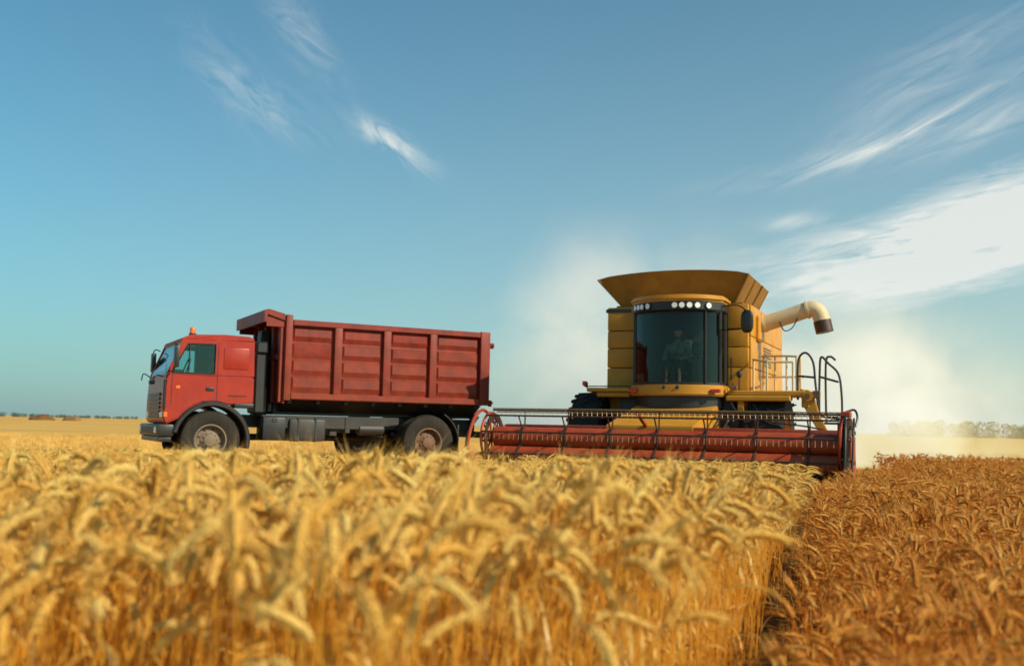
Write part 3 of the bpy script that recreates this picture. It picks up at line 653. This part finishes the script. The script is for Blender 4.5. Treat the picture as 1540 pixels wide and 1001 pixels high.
def make_plant(name,seed,mats,H=.80,droop=None,headlen=.098,nleaf=(1,2,2,3),hw=.0056):
    rnd=random.Random(seed); bm=bmesh.new()
    droop=R(rnd.choice((20,45,70,95,115,135,155))+rnd.uniform(-12,12)) if droop is None else droop
    Ls=H*1.0; lean=rnd.uniform(.01,.09)
    pts=[];n=44;tot=Ls+headlen; x=z=y=0;ds=tot/n; ybend=rnd.uniform(-.10,.10)
    st=rnd.uniform(.76,.86)
    for k in range(n+1):
        pts.append(Vector((x,y,z)))
        s=k/n
        t=max(0,(s-st)/(1-st)); t=t*t*(3-2*t)
        phi=lean*s*2+droop*t
        x+=math.sin(phi)*ds; z+=math.cos(phi)*ds; y+=ybend*s*ds*.6
    zmax=max(p.z for p in pts); sc=H/zmax
    for p in pts: p.z*=sc
    ih=int(round(n*(Ls/tot)))
    stem=[pts[i] for i in [0,6,12,18,24,29,32]+list(range(34,ih+1))]
    add_tube(bm,stem,.0017,4,caps=False)
    for f in bm.faces: f.material_index=0; f.smooth=True
    head=pts[ih:]
    hl=[ (head[i+1]-head[i]).length for i in range(len(head)-1)]; total=sum(hl)
    def at(t):
        d=t*total
        for i,l in enumerate(hl):
            if d<=l or i==len(hl)-1:
                return head[i].lerp(head[i+1],min(1,d/l)),(head[i+1]-head[i]).normalized()
            d-=l
    nsp=11
    for i in range(nsp):
        t=i/(nsp-.2); p,d=at(t)
        side=Vector((0,1,0)); up=d.cross(side).normalized()
        for sg in (-1,1):
            for lat in ((side,.0), (up,.5)):
                v,ph=lat
                tt=min(1,t+(.04 if sg>0 else 0)+ph*.08); pp,dd=at(tt)
                taper=1-.45*abs(t-.4)
                w=hw*taper; ln=.019
                dirn=(dd+v*sg*.36+Vector((rnd.uniform(-.1,.1),rnd.uniform(-.1,.1),rnd.uniform(-.1,.1)))).normalized()
                c0=pp+v*sg*.0018
                a=dirn.cross(Vector((.3,.2,.9))).normalized(); b=dirn.cross(a)
                base=bm.verts.new(c0); tip=bm.verts.new(c0+dirn*ln)
                mid=[bm.verts.new(c0+dirn*ln*.42+(a*math.cos(q)+b*math.sin(q))*w) for q in (0,math.pi/2,math.pi,3*math.pi/2)]
                for k in range(4):
                    for f in (bm.faces.new((base,mid[(k+1)%4],mid[k])),bm.faces.new((tip,mid[k],mid[(k+1)%4]))): f.material_index=1; f.smooth=True
                if ph==0 or i%2==0:
                    la=rnd.uniform(.035,.075)*(0.7+.5*t); ad=(dd+v*sg*rnd.uniform(.15,.38)+Vector((rnd.uniform(-.12,.12),rnd.uniform(-.12,.12),rnd.uniform(-.1,.05)))).normalized()
                    tp=c0+dirn*ln*.8; sw=a*.0006; sb=b*.0006
                    e=bm.verts.new(tp+ad*la)
                    v1=bm.verts.new(tp+sw);v2=bm.verts.new(tp-sw*.5+sb);v3=bm.verts.new(tp-sw*.5-sb)
                    for q in ((v1,v2,e),(v2,v3,e),(v3,v1,e)): bm.faces.new(q).material_index=1
    for li in range(rnd.choice(nleaf)):
        s0=rnd.uniform(.15,.75); p0=pts[int(s0*n)]; az=rnd.uniform(0,2*math.pi)
        h=Vector((math.cos(az),math.sin(az),0)); sd=Vector((-math.sin(az),math.cos(az),0))
        ln=rnd.uniform(.12,.24); w=rnd.uniform(.0025,.005); m=8; ph=rnd.uniform(.1,.5); dr=rnd.uniform(.6,2.6); prev=None; p=p0.copy(); tw=rnd.uniform(-1.5,1.5)
        for k in range(m+1):
            t=k/m; ang=ph+dr*t; ww=w*(1-t**2.2)+.0003
            sdk=(sd*math.cos(tw*t)+Vector((0,0,1))*math.sin(tw*t))
            a=bm.verts.new(p-sdk*ww); b=bm.verts.new(p+sdk*ww)
            if prev: bm.faces.new((prev[0],prev[1],b,a)).material_index=2
            prev=(a,b); p=p+(h*math.sin(ang)+Vector((0,0,1))*math.cos(ang))*(ln/m)
    me=bpy.data.meshes.new(name); bm.to_mesh(me); bm.free()
    for mm in mats: me.materials.append(mm)
    return bpy.data.objects.new(name,me)
colA=bpy.data.collections.new('wheat_stalks'); colB=bpy.data.collections.new('ripe_wheat_stalks'); colS=bpy.data.collections.new('stubble_tufts')
for i in range(16): colA.objects.link(make_plant('wheat_stalk_%d'%i,100+i,(W_stem,W_head,W_leaf)))
for i in range(12): colB.objects.link(make_plant('ripe_stalk_%d'%i,300+i,(O_stem,O_head,O_leaf),H=.62,droop=R(random.choice((8,15,25,40,60,90,120))),headlen=.07,nleaf=(2,3,3),hw=.0044))
def make_tuft(name,seed):
    rnd=random.Random(seed); bm=bmesh.new()
    for k in range(26):
        a=rnd.uniform(0,6.28); r=.16*math.sqrt(rnd.random()); b=Vector((r*math.cos(a),r*math.sin(a),0))
        h=rnd.uniform(.07,.20); tl=Vector((rnd.uniform(-.35,.35),rnd.uniform(-.35,.35),1))
        add_tube(bm,[b,b+tl*h],.0028,3,caps=False)
    for k in range(10):
        a=rnd.uniform(0,6.28); b=Vector((rnd.uniform(-.16,.16),rnd.uniform(-.16,.16),rnd.uniform(.01,.07)))
        d=Vector((math.cos(a),math.sin(a),rnd.uniform(-.1,.25)))*rnd.uniform(.06,.18)
        add_tube(bm,[b,b+d],.0025,3,caps=False)
    me=bpy.data.meshes.new(name); bm.to_mesh(me); bm.free(); me.materials.append(S_straw)
    return bpy.data.objects.new(name,me)
for i in range(6): colS.objects.link(make_tuft('stubble_tuft_%d'%i,500+i))

def scatter(name,pts,rots,scls,idx,col):
    me=bpy.data.meshes.new(name); n=len(pts)
    me.vertices.add(n); me.vertices.foreach_set('co',np.asarray(pts,dtype=np.float32).ravel())
    a=me.attributes.new('rot','FLOAT_VECTOR','POINT'); a.data.foreach_set('vector',np.asarray(rots,dtype=np.float32).ravel())
    a=me.attributes.new('scl','FLOAT_VECTOR','POINT'); a.data.foreach_set('vector',np.asarray(scls,dtype=np.float32).ravel())
    a=me.attributes.new('idx','INT','POINT'); a.data.foreach_set('value',np.asarray(idx,dtype=np.int32))
    ob=bpy.data.objects.new(name,me); scene.collection.objects.link(ob)
    ng=bpy.data.node_groups.new(name+'_scatter','GeometryNodeTree')
    ng.interface.new_socket('Geometry',in_out='INPUT',socket_type='NodeSocketGeometry')
    ng.interface.new_socket('Geometry',in_out='OUTPUT',socket_type='NodeSocketGeometry')
    gi=ng.nodes.new('NodeGroupInput'); go=ng.nodes.new('NodeGroupOutput')
    ip=ng.nodes.new('GeometryNodeInstanceOnPoints'); ci=ng.nodes.new('GeometryNodeCollectionInfo')
    ci.inputs['Collection'].default_value=col; ci.inputs['Separate Children'].default_value=True; ci.inputs['Reset Children'].default_value=True
    ip.inputs['Pick Instance'].default_value=True
    def na(nm,t):
        q=ng.nodes.new('GeometryNodeInputNamedAttribute'); q.data_type=t; q.inputs['Name'].default_value=nm
        return [o for o in q.outputs if o.enabled and o.name=='Attribute'][0]
    ng.links.new(gi.outputs[0],ip.inputs['Points']); ng.links.new(ci.outputs[0],ip.inputs['Instance'])
    ng.links.new(na('rot','FLOAT_VECTOR'),ip.inputs['Rotation']); ng.links.new(na('scl','FLOAT_VECTOR'),ip.inputs['Scale']); ng.links.new(na('idx','INT'),ip.inputs['Instance Index'])
    ng.links.new(ip.outputs[0],go.inputs[0])
    md=ob.modifiers.new('scatter','NODES'); md.node_group=ng
    return ob

def gapx(y): return -.19+.3125*y+.04*np.sin(y*2.1)
def field(xmin,xmax,ymin,ymax,dens,test):
    n=int((xmax-xmin)*(ymax-ymin)*dens)
    x=rng.uniform(xmin,xmax,n); y=rng.uniform(ymin,ymax,n); k=test(x,y); return x[k],y[k]
def tA(x,y):
    edge=11.6+.25*np.sin(x*1.3)+.15*np.sin(x*3.7)
    front=1.55+.12*np.sin(x*4)+.1*np.sin(x*9+1)
    return (x<gapx(y)-.10)&(y<edge)&(x>-(y*.56+1.2))&(y>front)
xa,ya=field(-8,4,1.2,12,300,tA)
far=(ya>5); keep=(~far)|(rng.random(len(ya))<.7); xa,ya=xa[keep],ya[keep]
n=len(xa); print('wheat',n)
hv=1+.035*np.sin(xa*1.1+.6*ya)+.02*np.sin(ya*2.3-xa*.8)
prof=np.interp(ya,[1.5,2.6,4,6,8,12],[.81,.80,.76,.69,.63,.57])/.80
sz=np.clip(rng.normal(.97,.085,n),.65,1.10)*hv*prof
sx=rng.uniform(.9,1.15,n)*np.where(ya>6,1.35,1.0)*prof**.5
rot=np.stack([rng.normal(0,.06,n),rng.normal(.02,.06,n),rng.normal(-.2,1.4,n)],1)
scatter('wheat_field',np.stack([xa,ya,np.zeros(n)],1),rot,np.stack([sx,sx,sz],1),rng.integers(0,16,n),colA)
def tB(x,y):
    lim=np.where(x<6.0,12.4,np.where(x<7.2,12.4+(x-6.0)*6,20.0))
    return (x>gapx(y)+.13+.05*np.sin(y*3.3))&(y<lim)&(x<y*.58+1.3)&(y>1.7+.15*np.sin(x*5))
xb,yb=field(0,14,1.4,21,300,tB)
keep=(yb<5)|((rng.random(len(yb))<.7)&(yb<12))|((yb>=12)&(rng.random(len(yb))<.5)); xb,yb=xb[keep],yb[keep]
n=len(xb); print('ripe',n)
edge_=np.clip((xb-gapx(yb)-.13)/.5,0,1)
profb=np.interp(yb,[1.5,3,6,12,20],[.53,.52,.50,.50,.50])/.62*(.80+.20*edge_)
sz=np.clip(rng.normal(.96,.12,n),.5,1.2)*(1+.05*np.sin(xb*.9+yb*.7))*profb; sx=rng.uniform(.9,1.15,n)*np.where(yb>6,1.3,1.0)
rot=np.stack([rng.normal(0,.08,n),rng.normal(.0,.08,n),rng.uniform(-3.14,3.14,n)],1)
scatter('ripe_wheat_field',np.stack([xb,yb,np.zeros(n)],1),rot,np.stack([sx,sx,sz],1),rng.integers(0,12,n),colB)
def tS(x,y):
    inA=(x<gapx(y)+.1)&(y<11.3)
    inB=(x>=gapx(y)+.1)&(y<np.where(x<6,12.4,np.where(x<7.2,12.4+(x-6)*6,19.8)))
    return ~(inA|inB)&(np.abs(x)<y*.6+2)
xs,ys=field(-30,30,9,24,26,tS); x2,y2=field(-34,34,24,48,9,tS)
xs=np.concatenate([xs,x2]); ys=np.concatenate([ys,y2]); n=len(xs); print('stubble',n)
s=rng.uniform(.8,1.4,n)
scatter('stubble',np.stack([xs,ys,np.zeros(n)],1),np.stack([np.zeros(n),np.zeros(n),rng.uniform(0,6.28,n)],1),np.stack([s,s,s],1),rng.integers(0,6,n),colS)
yg=rng.uniform(1,13,60); xg=gapx(yg)+rng.uniform(-.15,.15,60)
scatter('loose_straw',np.stack([xg,yg,np.zeros(60)],1),np.stack([np.zeros(60),np.zeros(60),rng.uniform(0,6.28,60)],1),np.full((60,3),.5),rng.integers(0,6,60),colS)

# ================================================================== GROUND
m,nt,out=newmat('harvested_field')
b=N(nt,'ShaderNodeBsdfPrincipled'); L(nt,b.outputs[0],out.inputs[0]); b.inputs['Roughness'].default_value=.95; b.inputs['Specular IOR Level'].default_value=.1
geo=N(nt,'ShaderNodeNewGeometry')
n1=N(nt,'ShaderNodeTexNoise'); n1.inputs['Scale'].default_value=.035; n1.inputs['Detail'].default_value=6; L(nt,geo.outputs['Position'],n1.inputs['Vector'])
n2=N(nt,'ShaderNodeTexNoise'); n2.inputs['Scale'].default_value=7; n2.inputs['Detail'].default_value=10; n2.inputs['Roughness'].default_value=.8; L(nt,geo.outputs['Position'],n2.inputs['Vector'])
mp=N(nt,'ShaderNodeMapping'); mp.inputs['Rotation'].default_value=(0,0,R(12)); mp.inputs['Scale'].default_value=(.05,1.1,1); L(nt,geo.outputs['Position'],mp.inputs[0])
n3=N(nt,'ShaderNodeTexNoise'); n3.inputs['Scale'].default_value=1; n3.inputs['Detail'].default_value=5; L(nt,mp.outputs[0],n3.inputs['Vector'])
r1=ramp(nt,n1.outputs[0],[(.35,(.70,.38,.09)),(.55,(.82,.50,.14)),(.7,(.76,.46,.14))])
r2=ramp(nt,n2.outputs[0],[(.3,(.45,.42,.38)),(.65,(1.1,1.1,1.1))])
c=mixc(nt,.8,r1.outputs[0],r2.outputs[0],'MULTIPLY')
r3=ramp(nt,n3.outputs[0],[(.35,(.70,.62,.50)),(.6,(1.08,1.06,1.02))])
c=mixc(nt,.9,c,r3.outputs[0],'MULTIPLY')
L(nt,c,b.inputs['Base Color'])
bp=N(nt,'ShaderNodeBump'); bp.inputs['Strength'].default_value=.6; bp.inputs['Distance'].default_value=.05; L(nt,n2.outputs[0],bp.inputs['Height']); L(nt,bp.outputs[0],b.inputs['Normal'])
M['ground']=m
bm=bmesh.new()
vs=[bm.verts.new(p) for p in ((-4000,-200,0),(4000,-200,0),(4000,6000,0),(-4000,6000,0))]; bm.faces.new(vs)
finish('ground',bm,'ground',None,smooth=False)
m,nt,out=newmat('bare_soil'); b=N(nt,'ShaderNodeBsdfDiffuse'); L(nt,b.outputs[0],out.inputs[0])
geo=N(nt,'ShaderNodeNewGeometry'); n2=N(nt,'ShaderNodeTexNoise'); n2.inputs['Scale'].default_value=14; n2.inputs['Detail'].default_value=8; L(nt,geo.outputs['Position'],n2.inputs['Vector'])
L(nt,ramp(nt,n2.outputs[0],[(.35,(.04,.020,.009)),(.65,(.13,.065,.024))]).outputs[0],b.inputs[0]); M['soil']=m
bm=bmesh.new(); prev=None
for k in range(60):
    y=.3+k*.205; x=float(gapx(y))+.02; w_=.24+.03*math.sin(k*1.7)
    p=[bm.verts.new((x-w_,y,.004)),bm.verts.new((x+w_,y,.004))]
    if prev: bm.faces.new((prev[0],prev[1],p[1],p[0]))
    prev=p
finish('soil_track',bm,'soil',None,smooth=False)

# ================================================================== DISTANT TREES & STRAW PILES
def treemat(name,c1,c2):
    m,nt,out=newmat(name); b=N(nt,'ShaderNodeBsdfDiffuse'); L(nt,b.outputs[0],out.inputs[0])
    geo=N(nt,'ShaderNodeNewGeometry'); n=N(nt,'ShaderNodeTexNoise'); n.inputs['Scale'].default_value=.25; n.inputs['Detail'].default_value=5; L(nt,geo.outputs['Position'],n.inputs['Vector'])
    r=ramp(nt,n.outputs[0],[(.35,c1),(.65,c2)]); L(nt,r.outputs[0],b.inputs[0]); return m
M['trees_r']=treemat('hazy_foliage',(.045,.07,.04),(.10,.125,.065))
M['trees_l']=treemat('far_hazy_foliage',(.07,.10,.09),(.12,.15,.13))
def treeline(name,x0,x1,y,h0,h1,step,mat,seed,hf=None):
    rnd=random.Random(seed); bm=bmesh.new(); x=x0
    while x<x1:
        h=rnd.uniform(h0,h1)*(hf(x) if hf else 1); w=h*rnd.uniform(.5,.9); yy=y+rnd.uniform(-12,12)
        add_tube(bm,[(x,yy,0),(x+rnd.uniform(-.2,.2),yy,h*.5),(x,yy,h*.8)],.2,5,radii=[h*.035,h*.025,h*.008])
        for k in range(200):
            a=rnd.uniform(0,6.28); q=rnd.random()**.5; zz=rnd.uniform(.03,1)
            env=math.sin(math.pi*min(1,max(0,(zz+.12)/1.15)))**.6*(1+.25*math.sin(3*a+x))
            p=Vector((x+w*env*q*math.cos(a),yy+w*env*q*math.sin(a),h*zz))
            s=h*rnd.uniform(.03,.08)
            u=Vector((rnd.gauss(0,1),rnd.gauss(0,1),rnd.gauss(0,1))).normalized(); v=u.orthogonal().normalized()
            bm.faces.new([bm.verts.new(p+(u*math.cos(t)+v*math.sin(t))*s*rnd.uniform(.7,1.2)) for t in (0,1.3,2.5,3.8,5)])
        x+=step*h*rnd.uniform(.25,.7)
    return finish(name,bm,mat,None,smooth=False)
treeline('distant_trees',170,330,440,4.2,7.4,.6,'trees_r',3)
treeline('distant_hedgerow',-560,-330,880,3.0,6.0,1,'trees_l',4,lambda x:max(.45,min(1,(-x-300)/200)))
def pile(name,x,y,w,h,seed):
    rnd=random.Random(seed); bm=bmesh.new(); bmesh.ops.create_icosphere(bm,subdivisions=4,radius=1)
    for v in bm.verts:
        q=v.co; k=1+.12*math.sin(q.x*7+seed)+.1*math.sin(q.y*9+q.x*4)+rnd.uniform(-.05,.05)
        zz=max(q.z,-.1); v.co=Vector((x+q.x*w*k,y+q.y*w*.7,zz*h*k*(1-.15*abs(q.x))))
    finish(name,bm,M['pile'],None)
M['pile']=treemat('old_straw_brown',(.16,.075,.03),(.30,.15,.06))
pile('straw_pile',-117,250,2.9,1.3,1); pile('straw_pile.001',-109.5,250,2.4,1.05,5)

# ================================================================== DUST (scattering volume behind the harvester, with added glow)
m,nt,out=newmat('harvest_dust_glow')
tc=N(nt,'ShaderNodeTexCoord')
n1=N(nt,'ShaderNodeTexNoise'); n1.inputs['Scale'].default_value=.5; n1.inputs['Detail'].default_value=4; n1.inputs['Roughness'].default_value=.6; n1.inputs['Distortion'].default_value=.5
L(nt,tc.outputs['Object'],n1.inputs['Vector'])
def gauss(center,rad,amp):
    s=N(nt,'ShaderNodeVectorMath',operation='SUBTRACT'); L(nt,tc.outputs['Object'],s.inputs[0]); s.inputs[1].default_value=center
    k=N(nt,'ShaderNodeVectorMath',operation='DIVIDE'); L(nt,s.outputs[0],k.inputs[0]); k.inputs[1].default_value=rad
    d=N(nt,'ShaderNodeVectorMath',operation='DOT_PRODUCT'); L(nt,k.outputs[0],d.inputs[0]); L(nt,k.outputs[0],d.inputs[1])
    e=mth(nt,'EXPONENT',mth(nt,'MULTIPLY',d.outputs['Value'],-1.0)); return mth(nt,'MULTIPLY',e,amp)
tot=None
for g in (((9.6,25,.6),(2.2,2.3,1.8),1.1),((9.0,25.4,2.5),(1.7,2.3,1.3),.35),((2.0,26,2.4),(2.1,2.3,2.2),.22),((5.2,26.3,3.3),(2.8,2.3,2.2),.18),((1.9,26,4.9),(1.2,2.3,1.3),.08)):
    e=gauss(*g); tot=e if tot is None else mth(nt,'ADD',tot,e)
nr=N(nt,'ShaderNodeMapRange'); nr.inputs[1].default_value=.38; nr.inputs[2].default_value=.66; nr.inputs[3].default_value=.10; nr.inputs[4].default_value=1.7; L(nt,n1.outputs[0],nr.inputs[0])
dn=mth(nt,'MULTIPLY',tot,nr.outputs[0])
dn=mth(nt,'SUBTRACT',dn,.010); dn=mth(nt,'MAXIMUM',dn,0)
vs_=N(nt,'ShaderNodeVolumeScatter'); vs_.inputs['Color'].default_value=(.95,.66,.30,1); vs_.inputs['Anisotropy'].default_value=0.1
L(nt,dn,vs_.inputs['Density'])
em=N(nt,'ShaderNodeEmission'); em.inputs[0].default_value=(1,.68,.30,1); L(nt,mth(nt,'MULTIPLY',dn,.46),em.inputs[1])  # added self-glow brightens the dust, standing in for multiple scattering
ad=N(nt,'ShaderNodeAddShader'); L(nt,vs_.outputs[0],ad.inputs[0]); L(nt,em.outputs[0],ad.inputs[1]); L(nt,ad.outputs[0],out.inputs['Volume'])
m.cycles.volume_step_rate=4.0
M['dust']=m
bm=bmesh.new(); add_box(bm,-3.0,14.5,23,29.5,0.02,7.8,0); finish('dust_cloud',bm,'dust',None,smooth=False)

# ================================================================== SUN + SKY
sd=Vector((.80,-.50,.64)).normalized()
el=math.asin(sd.z); az=math.atan2(sd.x,sd.y)
sun=bpy.data.lights.new('sun','SUN'); sun.energy=5.0; sun.angle=R(.5); sun.color=(1,.88,.66)
so=bpy.data.objects.new('sun',sun); scene.collection.objects.link(so); so.rotation_euler=(-sd).to_track_quat('-Z','Y').to_euler(); so.location=(20,-10,20)
w=bpy.data.worlds.new('World'); scene.world=w; w.use_nodes=True; nt=w.node_tree; nt.nodes.clear()
wo=N(nt,'ShaderNodeOutputWorld'); bg=N(nt,'ShaderNodeBackground'); bg.inputs[1].default_value=.12; L(nt,bg.outputs[0],wo.inputs[0])
sky=N(nt,'ShaderNodeTexSky'); sky.sky_type='NISHITA'; sky.sun_disc=False; sky.sun_elevation=el; sky.sun_rotation=az; sky.air_density=1.0; sky.dust_density=1.0; sky.ozone_density=1.5
tc=N(nt,'ShaderNodeTexCoord'); sp=N(nt,'ShaderNodeSeparateXYZ'); L(nt,tc.outputs['Generated'],sp.inputs[0])
yy=mth(nt,'MAXIMUM',sp.outputs[1],.02); u=mth(nt,'DIVIDE',sp.outputs[0],yy); v=mth(nt,'DIVIDE',sp.outputs[2],yy)
def streaks(ang,su,sv,seed,warp=.5):
    ca,sa=math.cos(R(ang)),math.sin(R(ang))
    a=mth(nt,'ADD',mth(nt,'MULTIPLY',u,ca),mth(nt,'MULTIPLY',v,sa)); b=mth(nt,'ADD',mth(nt,'MULTIPLY',u,-sa),mth(nt,'MULTIPLY',v,ca))
    cb=N(nt,'ShaderNodeCombineXYZ'); L(nt,mth(nt,'MULTIPLY',a,su),cb.inputs[0]); L(nt,mth(nt,'MULTIPLY',b,sv),cb.inputs[1]); cb.inputs[2].default_value=seed
    n=N(nt,'ShaderNodeTexNoise'); n.inputs['Scale'].default_value=1; n.inputs['Detail'].default_value=9; n.inputs['Roughness'].default_value=.62; n.inputs['Distortion'].default_value=warp
    L(nt,cb.outputs[0],n.inputs['Vector']); return n.outputs[0]
def ellm(cu,cv,ang,lu,lv,amp,curve=0.0):
    ca,sa=math.cos(R(ang)),math.sin(R(ang))
    du=mth(nt,'SUBTRACT',u,cu); dv=mth(nt,'SUBTRACT',v,cv)
    a=mth(nt,'ADD',mth(nt,'MULTIPLY',du,ca),mth(nt,'MULTIPLY',dv,sa)); b=mth(nt,'ADD',mth(nt,'MULTIPLY',du,-sa),mth(nt,'MULTIPLY',dv,ca))
    if curve: b=mth(nt,'SUBTRACT',b,mth(nt,'MULTIPLY',mth(nt,'MULTIPLY',a,a),curve))
    a=mth(nt,'DIVIDE',a,lu); b=mth(nt,'DIVIDE',b,lv)
    q=mth(nt,'ADD',mth(nt,'MULTIPLY',a,a),mth(nt,'MULTIPLY',b,b))
    return mth(nt,'MULTIPLY',mth(nt,'EXPONENT',mth(nt,'MULTIPLY',q,-1)),amp)
def add(*a):
    t=a[0]
    for x in a[1:]: t=mth(nt,'ADD',t,x)
    return t
def mr_(x,a,b,c=0,d=1):
    q=N(nt,'ShaderNodeMapRange'); q.inputs[1].default_value=a; q.inputs[2].default_value=b; q.inputs[3].default_value=c; q.inputs[4].default_value=d; L(nt,x,q.inputs[0]); return q.outputs[0]
s1=streaks(15,5,20,1.3,.7); s2=streaks(28,7,45,4.1,1.2); s3=streaks(-38,14,50,7.7,1.4); s1b=streaks(12,12,95,9.1,.9)
A=add(ellm(.44,.200,16,.17,.034,1.35,.5),ellm(.39,.160,10,.12,.028,1.0),ellm(.55,.230,20,.12,.048,1.2))
A=mth(nt,'MULTIPLY',A,add(mr_(s1,.28,.60,.28,1.0),mr_(s1b,.36,.64,-.25,.25)))
A=mr_(A,.14,.80,0,1)
B=add(ellm(.40,.305,24,.13,.012,.95,.6),ellm(.50,.325,26,.10,.014,.5),ellm(.43,.375,33,.12,.030,.34,-.6),ellm(.285,.213,8,.03,.008,.6))
B=mth(nt,'MULTIPLY',B,mr_(s2,.36,.66,.05,1.1),clamp=True)
Cc=add(ellm(-.127,.286,-32,.040,.011,.8),ellm(-.28,.335,-38,.075,.024,.27,1.5),ellm(-.225,.40,-55,.06,.02,.25))
Cc=mth(nt,'MULTIPLY',Cc,mr_(s3,.38,.68,.0,1.3),clamp=True)
cl=mth(nt,'ADD',mth(nt,'ADD',A,B),Cc,clamp=True); cl=mth(nt,'MULTIPLY',cl,.85)
tint=mixc(nt,1.0,sky.outputs[0],(.50,1.0,1.0),'MULTIPLY')
hz=mth(nt,'EXPONENT',mth(nt,'MULTIPLY',mth(nt,'MAXIMUM',v,0),-4.6))
hz=mth(nt,'MULTIPLY',hz,mr_(u,-.55,.6,.72,.92),clamp=True)
hcol=mixc(nt,mr_(u,-.5,.5,0,1),(2.4,3.5,3.7),(5.2,5.8,5.1))
tint=mixc(nt,hz,tint,hcol)
cc=mixc(nt,cl,tint,(7.0,7.2,6.8))
L(nt,cc,bg.inputs[0])

# ================================================================== CAMERA
cd=bpy.data.cameras.new('camera'); cam=bpy.data.objects.new('camera',cd); scene.collection.objects.link(cam)
cd.lens=35; cd.sensor_width=36; cd.clip_end=9000; cd.clip_start=.05
Mx=Matrix.Rotation(R(90+5.33),4,'X'); roll=Matrix.Rotation(R(1.2),4,'Z')
cam.matrix_world=Matrix.Translation((0,0,1.0))@Mx@roll
cd.dof.use_dof=True; cd.dof.focus_distance=9; cd.dof.aperture_fstop=2.4
scene.camera=cam
